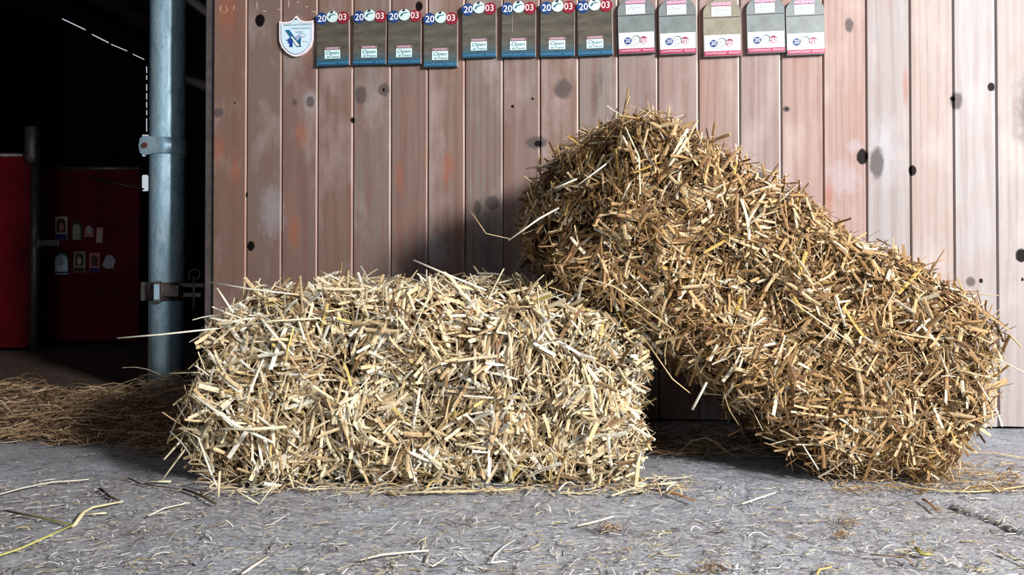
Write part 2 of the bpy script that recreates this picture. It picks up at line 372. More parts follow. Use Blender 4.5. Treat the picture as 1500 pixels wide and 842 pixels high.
# shell of the barn: sloped far wall with daylight slits, ceiling, side walls; two unseen walls are added to block light
def far_wall():
    D = 8.0
    def P(x, y): p = at(x, y, D); return Vector((p.x, p.z, 0))
    outer = [Vector((-6.0, -0.1, 0)), Vector((3.6, -0.1, 0)), Vector((3.6, 4.6, 0)), Vector((-6.0, 4.6, 0))]
    holes = []
    def slit(x0, y0, x1, y1, h):
        holes.append([P(x0, y0 - h), P(x0, y0 + h), P(x1, y1 + h), P(x1, y1 - h)])
    slit(33, 1, 45, 6, 1.0); slit(73, 19, 83, 24, 1.5)
    slit(88, 26, 126, 44, .8); slit(134, 50, 160, 63, .8); slit(162, 64.5, 187, 75, .7); slit(194, 79, 212, 87.5, .65)
    for y0, y1 in ((97, 107), (110, 117), (123, 133), (136, 146), (149, 158), (161, 169), (173, 193)):
        holes.append([P(213.6, y0), P(213.6, y1), P(216.2, y1), P(216.2, y0)])
    holes.append([P(208, 197), P(208, 205), P(218, 205), P(218, 197)])
    holes.append([P(208, 221), P(208, 229), P(214, 229), P(214, 221)])
    holes.append([P(207.5, 258), P(207.5, 278), P(209, 280), P(217, 280), P(218, 278), P(218, 258), P(216, 256), P(209, 256)])
    loops = [outer] + holes; tri = tessellate_polygon(loops); flat = [p for l in loops for p in l]
    bm = bmesh.new(); vs = [bm.verts.new((p.x, D, p.y)) for p in flat]
    for t in tri:
        try: bm.faces.new([vs[i] for i in t])
        except ValueError: pass
    bmesh.ops.recalc_face_normals(bm, faces=bm.faces)
    o = build('wall_far', bm, M_FARWALL); tag(o, kind='structure')
    md = o.modifiers.new('thick', 'SOLIDIFY'); md.thickness = 0.02; md.offset = 0
far_wall()
def slab(name, x0, x1, y0, y1, z0, z1, m):
    bm = bmesh.new(); box(bm, x0, x1, y0, y1, z0, z1); return tag(build(name, bm, m), kind='structure')
slab('wall_left', -4.7, -4.6, -2.6, 8.0, 0, 4.6, M_FARWALL)
slab('wall_front_blocker', -4.6, 3.3, -2.6, -2.5, 0, 2.8, M_PLASTER)  # unseen, added behind the camera to shut out front light
slab('wall_right', 3.3, 3.4, 1.6, 8.0, 0, 4.6, M_FARWALL)
slab('wall_side_blocker', 3.3, 3.4, -2.6, -1.0, 0, 2.8, M_FARWALL)  # unseen, added to narrow the opening and cut ambient light
# sloped roof over everything, rising into the barn
bm = bmesh.new(); prof = [(-2.6, 2.75), (2.4, 2.75), (8.1, 4.6), (8.1, 4.68), (2.4, 2.83), (-2.6, 2.83)]
a = [bm.verts.new((-4.7, y, z)) for y, z in prof]; b = [bm.verts.new((3.4, y, z)) for y, z in prof]
for k in range(6): bm.faces.new((a[k], a[(k + 1) % 6], b[(k + 1) % 6], b[k]))
bm.faces.new(a); bm.faces.new(list(reversed(b))); bmesh.ops.recalc_face_normals(bm, faces=bm.faces)
tag(build('ceiling', bm, M_ROOF), kind='structure')
# roof timbers seen in the gap right of the pole
def timber(name, p, q, th, m):
    bm = bmesh.new(); tube(bm, [p, q], th, 4); return tag(build(name, bm, m), kind='structure')
timber('trim_3', at(262, -12, 3.6), at(322, 32, 3.45), 0.022, M_BEAM)
timber('trim_4', at(262, 112, 5.6), at(330, 138, 5.4), 0.04, M_BEAM)
timber('trim_5', at(40, -60, 7.6), at(230, 44, 7.4), 0.12, M_ROOF)

# ------------------------------------------------------------------ galvanised post with its clamps
PD = 2.80; PXc = at(245, 300, PD).x; PR = 24.6 / F * PD
post = empty('galvanised_post', (PXc, PD, 0))
tag(post, 'galvanised blue-grey round steel post standing left of the board wall', 'post')
bm = bmesh.new(); tube(bm, [(0, 0, 0), (0, 0, 0.7), (0, 0, 1.4), (0, 0, 2.86)], PR, 64); build('shaft', bm, M_GALV, post)
zc = at(245, 216, PD).z
def clamp_outline(r0, r1, a0, a1, z0, z1, bm, mi=0, n=40):
    ring = []
    for k in range(n + 1):
        a = R(a0 + (a1 - a0) * k / n); c, s = math.cos(a), math.sin(a)
        ring.append([bm.verts.new((c * r, s * r, z)) for r, z in ((r0, z0), (r1, z0 + .002), (r1, z1 - .002), (r0, z1))])
    for p, q in zip(ring, ring[1:]):
        for k in range(4): f = bm.faces.new((p[k], q[k], q[(k + 1) % 4], p[(k + 1) % 4])); f.smooth = (k == 1); f.material_index = mi
    bm.faces.new(ring[0]); bm.faces.new(list(reversed(ring[-1])))
bm = bmesh.new(); clamp_outline(PR + .0005, PR + .0055, -178, 178, zc - .030, zc + .030, bm)
# ear to the left, bent forward
ear = [(-0.020, -.034), (0.055, -.026), (0.055, .026), (-0.020, .034), (-0.034, .026), (-0.040, 0.0), (-0.034, -.026)]
Mx = Matrix.Translation((-PR * 0.66, -PR * 0.86 - .004, zc)) @ Matrix.Rotation(R(-12), 4, 'Z')
prism(bm, ear, -0.004, 0.004, M=Mx)
bmesh.ops.recalc_face_normals(bm, faces=bm.faces)
cl = build('strap_clamp', bm, M_GALV, post)
bm = bmesh.new(); tube(bm, [Mx @ Vector((-.012, -.012, 0)), Mx @ Vector((-.012, .03, 0))], 0.0095, 6); o = build('bolt', bm, M_RUST, cl); o['label'] = 'rusty bolt head'
zl = at(245, 425, PD).z
lc = empty('x'); bpy.data.objects.remove(lc)
bm = bmesh.new(); clamp_outline(PR + .0005, PR + .009, -175, 175, zl - .036, zl + .030, bm)
box(bm, -PR - .018, -PR + .02, -.035, .012, zl - .036, zl + .030, .003)
box(bm, -.012, .012, -PR - .022, -PR - .004, zl - .040, zl + .034, .003)
bmesh.ops.recalc_face_normals(bm, faces=bm.faces)
hc = build('hinge_clamp', bm, M_IRON, post)
bm = bmesh.new()
box(bm, PR - .01, PR + .085, -.035, -.027, zl + .012, zl + .026, .001); box(bm, PR - .01, PR + .075, -.035, -.027, zl - .022, zl - .008, .001)
box(bm, .02, PR + .012, -PR - .012, -.03, zl - .02, zl + .02, .003)
tube(bm, [(PR + .05, -.031, zl - .07), (PR + .05, -.031, zl + .05)], .006, 10)
build('gate_lug', bm, M_IRON, hc)
bm = bmesh.new(); tube(bm, [(PR + .05 + .020 * math.cos(t), -.031 + .005 * math.sin(t), zl + .055 + .020 * math.sin(t)) for t in [R(x) for x in range(-60, 250, 20)]], .0028, 8)
build('pin_ring', bm, M_IRON, hc)
bm = bmesh.new(); box(bm, -.008, .010, -PR - .026, -PR - .02, zl - .03, zl + .024, .002); o = build('worn_plate', bm, M_GALV, hc); o['label'] = 'worn bright metal plate'

# ------------------------------------------------------------------ red stall partitions in the dark
def partition(name, label, x0, x1, ytop, D, floor_y, zb=0.0, rot=0.0, right_round=0.0):
    p0 = at(x0, ytop, D); p1 = at(x1, ytop, D); wd = p1.x - p0.x; h = p0.z
    e = empty(name, (p0.x, D, 0), (0, 0, rot)); tag(e, label, 'partition')
    rr = right_round
    out = [(0, zb), (wd - rr, zb)] + (arc(wd - rr, zb + rr, rr, rr, -90, 0, 8)[1:] if rr else []) + (arc(wd - rr, h - rr, rr, rr, 0, 90, 8) if rr else [(wd, h)]) + [(0, h)]
    bm = bmesh.new(); prism(bm, out, -.012, .012); build('panel', bm, M_RED, e)
    bm = bmesh.new(); tube(bm, [(0.0, 0, h + .008), (wd - rr, 0, h + .008)], .014, 10); build('top_rail', bm, M_IRON, e)
    return e, wd, h
e, wd, h = partition('stall_partition', 'bright red stall panel at the far left edge, left of the thin post', -260, 50, 230, 4.10, 515, 0.02, right_round=0.05)
e, wd, h = partition('stall_partition', 'dark red stall panel carrying eight stickers, left of the steel post', 62, 206, 249, 4.35, 505, 0.03)
RPD = 4.35 - .0125
bm = bmesh.new(); tube(bm, [at(130, 260, 4.33), at(210, 277, 4.33)], .006, 8)
tag(build('brace_rod', bm, M_IRON), 'thin slanting metal rod on the dark red stall panel', 'rod')
fp = at(52, 300, 4.08); post2 = empty('stall_post', (fp.x, 4.08, 0)); tag(post2, 'thin dark post between the two red stall panels', 'post')
ht = at(52, 240, 4.08).z; hh = at(52, 185, 4.08).z
bm = bmesh.new(); tube(bm, [(0, 0, 0), (0, 0, ht)], .022, 16); build('shaft', bm, M_IRON, post2)
bm = bmesh.new(); tube(bm, [(-.015, 0, ht), (-.017, 0, ht + .03), (-.017, 0, hh - .01), (-.017, 0, hh)], [.030, .037, .037, .030], 20); build('sleeve', bm, M_IRON, post2)
zz = at(52, 356, 4.08).z
bm = bmesh.new(); box(bm, 0, .14, -.03, -.012, zz - .016, zz + .016, .004); tube(bm, [(0.03, -.02, zz - .03), (0.03, -.02, zz + .03)], .014, 10); build('latch', bm, M_IRON, post2)
# stickers
SK = {'cream': plain('faded_paper', (0.52, 0.42, 0.36), .7), 'blue': plain('navy_print', (.02, .02, .16), .6), 'green': plain('green_paper', (.34, .38, .27), .7),
      'dark': plain('brown_print', (.07, .04, .03), .6), 'ice': plain('pale_blue_paper', (.65, .85, .95), .5), 'pink': plain('pink_paper', (.50, .20, .20), .7),
      'grey': plain('grey_paper', (.42, .44, .50), .7), 'teal': plain('teal_print', (.05, .22, .25), .6)}
def sticker(x0, y0, x1, y1, shape, cols, label, inner=None, band=None, tilt=0):
    c = at((x0 + x1) / 2, (y0 + y1) / 2, RPD); w2 = (x1 - x0) / 2 / F * RPD; h2 = (y1 - y0) / 2 / F * RPD
    e = empty('sticker', (c.x, RPD - .0002, c.z), (0, R(tilt), 0)); tag(e, label, 'sticker', 'stickers on the dark red stall panel')
    def outline(w_, h_, dz=0, sh=shape):
        if sh == 'arch': return [(-w_, -h_ + dz), (w_, -h_ + dz)] + [(x, z + dz) for x, z in arc(0, h_ - w_ * 1.1, w_, w_ * 1.1, 0, 180, 12)]
        if sh == 'hex': return [(w_ * c_, h_ * s_ + dz) for c_, s_ in ((-.95, -.6), (-.3, -1), (.75, -.85), (1, .4), (.2, 1), (-.5, .85))]
        if sh == 'gable': return [(-w_, -h_), (w_, -h_), (w_ * .8, h_ * .3), (0, h_), (-w_ * .7, h_ * .5)]
        return [(-w_, -h_ + dz), (w_, -h_ + dz), (w_, h_ + dz), (-w_, h_ + dz)]
    bm = bmesh.new(); prism(bm, outline(w2, h2), -.0012, 0); build('backing', bm, SK[cols[0]], e)
    if inner:
        bm = bmesh.new(); prism(bm, outline(w2 * inner[1], h2 * inner[2], h2 * inner[3], inner[0]), -.0022, -.0012); build('print', bm, SK[cols[1]], e)
    if band:
        bm = bmesh.new(); box(bm, -w2 * .9, w2 * .9, -.0026, -.0012, h2 * band[0], h2 * band[1]); build('band', bm, SK[cols[2]], e)
    if len(cols) > 3:
        bm = bmesh.new(); prism(bm, [(x, z) for x, z in arc(0, h2 * .1, w2 * .38, h2 * .36, 0, 345, 12)], -.0034, -.0022); build('picture', bm, SK[cols[3]], e)
sticker(81, 317, 99, 351, 'rect', ('cream', 'dark', 'blue', 'pink'), 'upright cream sticker with arched picture and navy band, top left of the eight', ('arch', .72, .60, .22), (-.98, -.52))
sticker(104, 323, 121, 352, 'arch', ('dark', 'green'), 'dark arched sticker with pale green middle, second in the upper row', ('arch', .66, .78, -.15))
sticker(123, 329, 138, 347, 'gable', ('pink', 'grey'), 'small pink peaked sticker, third in the upper row', ('hex', .5, .6, .15))
sticker(141, 333, 151, 356, 'rect', ('pink', 'cream'), 'narrow pink and cream sticker at the right end of the upper row', ('rect', .7, .85, 0), tilt=2)
sticker(80, 369, 100, 402, 'arch', ('teal', 'ice', 'blue', 'grey'), 'bright pale blue arched sticker at the left of the lower row', ('arch', .9, .90, -.08), (-.88, -.74), tilt=-1)
sticker(108, 368, 125, 399, 'rect', ('green', 'dark', 'dark', 'cream'), 'greenish framed sticker with arched dark picture, second in the lower row', ('arch', .70, .6, .22), (-.98, -.52))
sticker(131, 370, 146, 399, 'rect', ('pink', 'dark', 'blue'), 'dim mauve sticker with dark picture, third in the lower row', ('arch', .62, .55, .2), (-.98, -.55))
sticker(150, 373, 169, 394, 'hex', ('grey',), 'tilted grey six-sided sticker at the right end of the lower row', tilt=6)

# ------------------------------------------------------------------ plaques on the wall
M_PB = plain('dark_bronze_face', (0.085, 0.072, 0.055), .38, .2, .45, 22)
def blue_board():
    t = NT('bronze_face_fading_to_blue'); v = t.coord(); n = t.noise(t.mapping(v, (1, 1, 3)), 24, 5)
    c = t.ramp(n, [(.3, (.055, .05, .042)), (.7, (.125, .11, .085))])
    sx = t.n('ShaderNodeSeparateXYZ'); t.put(sx.inputs[0], v)
    f = t.n('ShaderNodeMapRange'); t.put(f.inputs[0], t.math('ADD', sx.outputs[2], t.math('MULTIPLY', n, -.03)))
    f.inputs[1].default_value = .028; f.inputs[2].default_value = -.004; f.inputs[3].default_value = 0; f.inputs[4].default_value = .75
    c = t.mix(f.outputs[0], c, (.02, .11, .16)); t.bump(n, .1, .001); return t.out(c, .35, .1, .5)
M_BB = blue_board()
M_SIDE = plain('pale_board_edge', (.50, .36, .34), .6)
M_BLUE = plain('royal_blue_enamel', (.012, .055, .22), .35); M_BLUEBAND = plain('blue_band', (.010, .085, .20), .35)
M_DRED = plain('crimson_enamel', (.28, .012, .03), .35); M_WHITE = plain('white_enamel', (.86, .88, .88), .4, vary=.06)
M_LBL = plain('label_paper', (.66, .90, .93), .5, vary=.06); M_MAUVE = plain('mauve_strip', (.30, .19, .22), .6); M_INK = plain('black_ink', (.02, .03, .05), .5)
M_TEALINK = plain('teal_ink', (.02, .12, .18), .5); M_ICE = plain('pale_disc', (.62, .80, .82), .35, vary=.15); M_GREYFACE = plain('grey_blue_slate', (.20, .235, .245), .4, .1, .35, 30)
M_GREYFACE2 = plain('olive_grey_slate', (.27, .25, .20), .45, .1, .35, 30); M_PINKINK = plain('pink_lettering', (.80, .55, .68), .5, vary=.1); M_CRIM = plain('raspberry_band', (.36, .03, .10), .4)
def disc(bm, x, z, r, y0, y1, n=28): prism(bm, [(x + r * math.cos(2 * math.pi * k / n), z + r * math.sin(2 * math.pi * k / n)) for k in range(n)], y0, y1)
u = 1.0 / 468.0     # metres per pixel around the plaques
def blue_plaque():
    e = empty('prize_plaque'); e['category'] = 'plaque'
    T = .016; W2 = 24.4 * u; Hh = 78 * u
    bm = bmesh.new(); box(bm, -W2, W2, -T, 0, 0, Hh - 7 * u, .0012); 
    for f in bm.faces:
        f.material_index = 1 if abs(f.normal.x) > .8 else 0
    bm.normal_update()
    for f in bm.faces: f.material_index = 1 if f.normal.x > .8 else 0
    build('board', bm, [M_BB, M_SIDE], e)
    zd = Hh - 9 * u
    for x, r, m, nm, y in ((-16, 8.8, M_BLUE, 'blue_disc', .0022), (16, 8.8, M_DRED, 'red_disc', .0022), (0, 8.4, M_ICE, 'horse_disc', .0036)):
        bm = bmesh.new(); disc(bm, x * u, zd + (0 if x else 2 * u), r * u, -T - y, -T + .004)
        o = build(nm, bm, m, e)
        if x == -16: text_obj('numeral', '20', 13.5 * u, M_WHITE, o, x * u + .5 * u, -T - y - .0003, zd - .6 * u, bold=.0001)
        if x == 16: text_obj('numeral', '03', 13.0 * u, M_WHITE, o, x * u - .5 * u, -T - y - .0003, zd + .4 * u)
        if x == 0:
            bm = bmesh.new()
            prism(bm, [(a * u, zd + b * u) for a, b in ((-6, 0), (-4.5, 3.4), (-1, 5.0), (4, 5.6), (6.6, 4.6), (3, 4.2), (-.5, 3.4), (-2.6, 1.6), (-3.4, -.6))], -T - y - .0006, -T - y)
            build('horse_mark', bm, M_TEALINK, o)
            bm = bmesh.new(); disc(bm, 0, zd + 8.4 * u, 1.7 * u, -T - y - .004, -T - y, 12); build('screw', bm, M_INK, o)
    bm = bmesh.new(); box(bm, -W2 + .001, W2 - .001, -T - .0008, -T, .0015, 6.5 * u); b_ = build('bottom_band', bm, M_BLUEBAND, e)
    text_obj('lettering', 'CHAMPIONNAT  FRANCE', 4.2 * u, plainc('band_ink', (.08, .30, .45)), b_, 0, -T - .001, 3.6 * u)
    bm = bmesh.new(); box(bm, -12 * u, 11 * u, -T - .0012, -T, 10 * u, 22.5 * u); l = build('label', bm, M_LBL, e)
    text_obj('lettering', 'Open', 7.6 * u, M_TEALINK, l, -.8 * u, -T - .0015, 18.2 * u, xs=1.15, bold=.00012, shear=.2)
    text_obj('lettering', 'de France', 4.8 * u, M_TEALINK, l, 0, -T - .0015, 12.4 * u, bold=.0001, shear=.2)
    bm = bmesh.new(); box(bm, -12 * u, 11 * u, -T - .0014, -T, 23 * u, 27 * u); l = build('header_strip', bm, M_MAUVE, e)
    text_obj('lettering', 'ARDENNES', 3.6 * u, M_PINKINK, l, -.5 * u, -T - .0017, 25 * u)
    return e
_pc = {}
def plainc(n, c):
    if n not in _pc: _pc[n] = plain(n, c, .5, vary=.05)
    return _pc[n]
def arch_plaque(face, nm):
    e = empty('prize_plaque'); e['category'] = 'plaque'
    T = .016; W2 = 25.2 * u; Hh = 84 * u; zs = 60 * u
    def outl(k): 
        return [(-W2 * k, .0), (W2 * k, .0)] + arc(0, zs, W2 * k, 19 * u * k, 0, 62, 8) + arc(0, Hh - 4 * u, 6 * u, 5 * u * k, 20, 160, 6) + arc(0, zs, W2 * k, 19 * u * k, 118, 180, 8)
    bm = bmesh.new(); prism(bm, outl(1), -T, 0); bm.normal_update()
    for f in bm.faces: f.material_index = 1 if f.normal.x > .25 else 0
    build('board', bm, [face, M_SIDE], e)
    bm = bmesh.new(); disc(bm, 0, Hh - 1.5 * u, 1.9 * u, -T - .004, -T, 12); build('screw', bm, M_INK, e)
    bm = bmesh.new(); box(bm, -W2 + .002, W2 - .003, -T - .0010, -T, 7 * u, 29 * u); p = build('white_panel', bm, M_WHITE, e)
    y = -T - .001
    bm = bmesh.new(); disc(bm, -12 * u, 17.5 * u, 5.2 * u, y - .0006, y); o = build('blue_disc', bm, M_BLUE, p)
    text_obj('numeral', '20', 7.5 * u, M_WHITE, p, -12 * u, y - .0009, 17.5 * u)
    bm = bmesh.new(); ring = arc(-.6 * u, 19 * u, 6.0 * u, 6.0 * u, 0, 352, 30); rin = arc(-.9 * u, 18.7 * u, 5.1 * u, 5.1 * u, 352, 0, 30)
    prism(bm, ring + rin, y - .0006, y); 
    prism(bm, [(a * u, b * u) for a, b in ((-4, 18), (-2.5, 20), (.8, 20.8), (-.5, 19.8), (-2.2, 19.2), (-3, 17.4))], y - .0006, y)
    build('ring', bm, M_TEALINK, p)
    bm = bmesh.new(); prism(bm, arc(9.6 * u, 18 * u, 5.2 * u, 5.2 * u, 0, 352, 30) + arc(9.6 * u, 18 * u, 4.3 * u, 4.3 * u, 352, 0, 30), y - .0006, y)
    prism(bm, arc(9.6 * u, 18 * u, 4.7 * u, 4.7 * u, 25, 150, 12), y - .0006, y); build('red_ring', bm, M_CRIM, p)
    text_obj('numeral', '03', 6.5 * u, M_CRIM, p, 9.6 * u, y - .0011, 17 * u)
    text_obj('lettering', 'CHAMPIONNATS D ATTELAGE', 2.7 * u, plainc('faint_ink', (.25, .33, .36)), p, -1 * u, y - .0004, 10.6 * u)
    bm = bmesh.new(); box(bm, -W2 + .001, W2 - .001, -T - .0014, -T, .8 * u, 6.8 * u); b = build('bottom_band', bm, M_CRIM, e)
    text_obj('lettering', 'CHAMPIONNAT  FRANCE', 4.0 * u, M_PINKINK, b, 0, -T - .0016, 3.8 * u)
    bm = bmesh.new(); box(bm, -W2 + .001, W2 - .002, -T - .0005, -T, 52.6 * u, 53.6 * u); build('groove_line', bm, M_INK, e)
    bm = bmesh.new(); box(bm, -14 * u, 12 * u, -T - .0012, -T, 55 * u, 68 * u); l = build('label', bm, plainc('pale_label', (.80, .95, .95)), e)
    text_obj('lettering', 'Open', 7.2 * u, plainc('grey_ink', (.12, .2, .22)), l, -3 * u, -T - .0015, 63.5 * u, xs=1.1, shear=.25)
    text_obj('lettering', 'de France', 4.6 * u, plainc('grey_ink', (.12, .2, .22)), l, -1 * u, -T - .0015, 57.5 * u, shear=.2)
    bm = bmesh.new(); box(bm, -13.5 * u, 11.5 * u, -T - .0012, -T, 69 * u, 74 * u); l = build('header_strip', bm, plainc('plum_strip', (.38, .12, .24)), e)
    text_obj('lettering', 'ARDENNES', 5.6 * u, M_PINKINK, l, -1 * u, -T - .0015, 71.5 * u, bold=.00012)
    return e
GB, GA = 'blue-based 2003 plaques on the board wall', 'arched 2003 plaques on the board wall'
blues = [(494, 100.5, -.6, 'first from the white shield'), (546.5, 99, .6, 'second from the white shield'), (597, 98.5, .2, 'third from the white shield, under a knot hole'),
         (649, 102.5, .3, 'hanging lowest, fourth from the white shield'), (705, 89, -.3, 'just right of the lowest-hanging one'), (761.5, 88.5, .3, 'with a pale vertical drip mark'),
         (817.5, 87.5, .3, 'second to the left of the arched plaques'), (872.5, 86, -1, 'beside the first arched plaque, with dark smears')]
proto = blue_plaque()
for i, (x, y, tl, lb) in enumerate(blues):
    s, z = on_wall(x, y); sc = (on_wall(x + 24.4, y, .016)[0] - on_wall(x - 24.4, y, .016)[0]) / (48.8 * u)
    loc = wall_pt(s, z, .0245); lab = 'dark blue-based plaque, ' + lb
    if i == 0: o = proto; o.location = loc; o.rotation_euler = (0, R(tl), -TH); o['label'] = lab; o['group'] = GB
    else: o = dup(proto, loc, (0, R(tl), -TH), lab, GB)
    if i == 5:
        bm = bmesh.new(); tube(bm, [(-9 * u, -.0165, 60 * u), (-9 * u, -.0165, 45 * u), (-9.5 * u, -.0165, 34 * u)], [.0004, .0006, .0014], 8); d = build('drip_mark', bm, M_SIDE, o); d['label'] = 'pale drip mark'
archs = [(932, 83, -1, 'nearest the blue plaques', 0), (991.5, 84, -1, 'second of the arched row, with grey-blue face', 0), (1055.5, 87, -.7, 'olive-grey and hanging lowest of the arched row', 1),
         (1118.5, 82.5, -1, 'fourth of the arched row, nearly touching the last', 0), (1175.5, 85, -1, 'last on the right', 0)]
pa = arch_plaque(M_GREYFACE, 'a'); pb = arch_plaque(M_GREYFACE2, 'b')
first = True
for i, (x, y, tl, lb, k) in enumerate(archs):
    s, z = on_wall(x, y); loc = wall_pt(s, z, .0245); lab = 'arched grey plaque with white panel, ' + lb
    if k: pb.location = loc; pb.rotation_euler = (0, R(tl), -TH); pb['label'] = lab; pb['group'] = GA
    elif first: pa.location = loc; pa.rotation_euler = (0, R(tl), -TH); pa['label'] = lab; pa['group'] = GA; first = False
    else: dup(pa, loc, (0, R(tl), -TH), lab, GA)

# shield
def shield():
    s, z = on_wall(440, 87); e = empty('shield_plaque', wall_pt(s, z, .0245), (0, 0, -TH)); tag(e, 'white shield-shaped plaque with blue emblem left of the plaque row', 'plaque')
    W2 = 26.5; Hh = 61
    def outl(k, dz):
        L = [(-26, 53), (-20, 51.5), (-12, 51.8), (-6, 54), (0, 60.5)]
        left = [(-26.2, 40), (-25.8, 24), (-22, 14), (-14, 5.5), (-6, 1.2), (0, 0)]
        pts = [(0, 0)] + [(-x, z) for x, z in reversed(left[:-1])] + [(-x, z) for x, z in L[:-1]] + [(0, 60.5)] + list(reversed(L[:-1])) + left[:-1]
        return [(x * k * u, (30 + (zz - 30) * k + dz) * u) for x, zz in pts]
    def shape(nm, k, y0, y1, m, par, dz=0):
        bm = bmesh.new(); prism(bm, outl(k, dz), y0, y1); return build(nm, bm, m, par)
    b = shape('board', 1.0, -.010, 0, plainc('shield_white', (.86, .80, .84)), e)
    shape('outline', .895, -.0108, -.010, plainc('shield_line', (.16, .20, .36)), e, -.4)
    f = shape('face', .865, -.0116, -.0108, plainc('shield_face', (.62, .80, .92)), e, -.4)
    ink = plainc('shield_ink', (.06, .20, .28)); y = -.0119
    text_obj('lettering', 'HARAS NATIONAUX', 3.9 * u, ink, f, 1.5 * u, y, 46.5 * u, xs=1.15); text_obj('lettering', "D'AMATEURS DU", 3.7 * u, ink, f, 7.5 * u, y, 41 * u); text_obj('lettering', 'NORD', 3.8 * u, ink, f, 5 * u, y, 35.5 * u)
    def pr(nm, pts, m, y0=-.0124):
        bm = bmesh.new(); prism(bm, [(a * u, b * u) for a, b in pts], y0, -.0116); return build(nm, bm, m, f)
    teal = plainc('emblem_teal', (.01, .13, .27)); navy = plainc('emblem_blue', (.01, .05, .30)); wh = M_WHITE
    pr('emblem_bar', [(-17, 39.5), (-10, 39.5), (8.5, 14), (1, 14), (-3, 20)], teal)
    pr('emblem_wedge', [(2, 23), (8, 30), (7, 14), (5, 14)], teal); pr('emblem_wedge', [(-2, 28), (3, 31.5), (8, 31), (2, 24.5)], plainc('emblem_lilac', (.35, .38, .62)))
    pr('emblem_horse', [(-16, 24), (-12, 26), (-8, 29), (-5, 24), (-5, 14), (-10, 14), (-10, 19), (-13, 21), (-11, 23)], navy)
    pr('emblem_blade', [(-8, 29.5), (-5.5, 29), (5.5, 16), (3.5, 15), (1, 16)], wh, -.0130)
    bm = bmesh.new(); tube(bm, [(a * u, -.0122, b * u) for a, b in ((8, 29), (12, 28), (15, 30), (12, 33), (4, 32.5))], .0005, 6); tube(bm, [(a * u, -.0122, b * u) for a, b in ((10, 22), (15, 21.5), (19, 20))], .0004, 6)
    build('emblem_line', bm, ink, f)
    bm = bmesh.new(); disc(bm, 0, 55 * u, 1.3 * u, -.013, -.0116, 10); build('screw', bm, M_INK, f)
shield()
# chalk marks on the boards at the top left
M_CHALK = plain('chalk', (.70, .55, .45), .9)
def chalk(name, label, strokes):
    bm = bmesh.new()
    for st in strokes:
        tube(bm, [wall_pt(*on_wall(x, y, .0243), .0243) for x, y in st], .0009, 6, flat=1)
    tag(build(name, bm, M_CHALK), label, 'chalk mark')
chalk('chalk_numeral', 'faint chalk 01 on the leftmost board at the top', [[(324, 8), (322, 14), (324, 18), (330, 19), (333, 14), (330, 8)], [(338, 14), (344, 8), (341, 16)]])
chalk('chalk_stroke', 'faint chalk strokes on the board above the round knot hole', [[(376, 2), (377, 15)], [(382, 15), (390, 17)], [(404, 14), (411, 14)]])
chalk('chalk_stroke', 'faint chalk strokes on the board above the white shield', [[(423, 1), (422, 12)], [(445, 10), (451, 10)], [(452, 16.5), (464, 17.5)], [(432, 4), (438, 3)]])

# ------------------------------------------------------------------ straw
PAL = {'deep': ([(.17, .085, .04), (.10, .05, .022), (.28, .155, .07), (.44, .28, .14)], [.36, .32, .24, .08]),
       'light': ([(.93, .81, .57), (.84, .66, .40), (.62, .45, .25), (.30, .18, .09), (.78, .62, .22), (.96, .93, .82)], [.32, .26, .16, .07, .015, .175]),
       'gold': ([(.74, .57, .34), (.57, .375, .18), (.38, .225, .10), (.19, .10, .045), (.66, .45, .13), (.90, .82, .64)], [.22, .27, .25, .14, .025, .095]),
       'dull': ([(.42, .29, .18), (.28, .17, .10), (.14, .08, .05), (.66, .50, .33), (.36, .24, .12), (.80, .68, .52)], [.24, .28, .2, .12, .1, .06]),
       'litter': ([(.95, .94, .90), (.78, .68, .46), (.50, .37, .20), (.10, .07, .05), (.62, .55, .24), (.92, .90, .86)], [.30, .20, .14, .14, .03, .19])}
def colours(n, pal):
    c, p = PAL[pal]; p = np.array(p) / sum(p); k = RNG.choice(len(c), n, p=p)
    return np.array(c)[k] * RNG.uniform(.82, 1.1, (n, 1))
def unit(a): return a / np.maximum(np.linalg.norm(a, axis=-1, keepdims=True), 1e-9)
RING, SEG = 5, 5
def straw_arrays(P, D, L, Wd, N, bend=.12, kink=.15, flat=.45):
    n = len(P); D = unit(D); N = unit(N - D * np.sum(N * D, 1, keepdims=True)); Sd = np.cross(D, N)
    tt = np.linspace(-.5, .5, RING)[None, :, None]
    B = unit(Sd * RNG.normal(size=(n, 1)) + N * RNG.normal(size=(n, 1)) * .6)
    bd = (RNG.normal(size=(n, 1, 1)) * bend) * L[:, None, None]
    kk = (RNG.random(n) < kink)[:, None, None] * RNG.uniform(.15, .6, (n, 1, 1)) * L[:, None, None]
    kt = RNG.choice([-.25, 0, .25], n)[:, None, None]
    cen = P[:, None] + D[:, None] * L[:, None, None] * tt + B[:, None] * (bd * (.25 - tt ** 2) * 4 * .5 + kk * np.maximum(tt - kt, 0))
    tan = unit(np.gradient(cen, axis=1)); s = unit(np.cross(tan, np.broadcast_to(N[:, None], tan.shape))); u_ = np.cross(s, tan)
    ang = np.linspace(0, 2 * math.pi, SEG, endpoint=False) + .3
    wv = Wd[:, None, None, None] * .5
    taper = np.ones(RING); taper[0] = .95; taper[-1] = .9
    wv = wv * taper[None, :, None, None]
    ver = cen[:, :, None] + s[:, :, None] * np.cos(ang)[None, None, :, None] * wv + u_[:, :, None] * np.sin(ang)[None, None, :, None] * wv * flat
    return ver
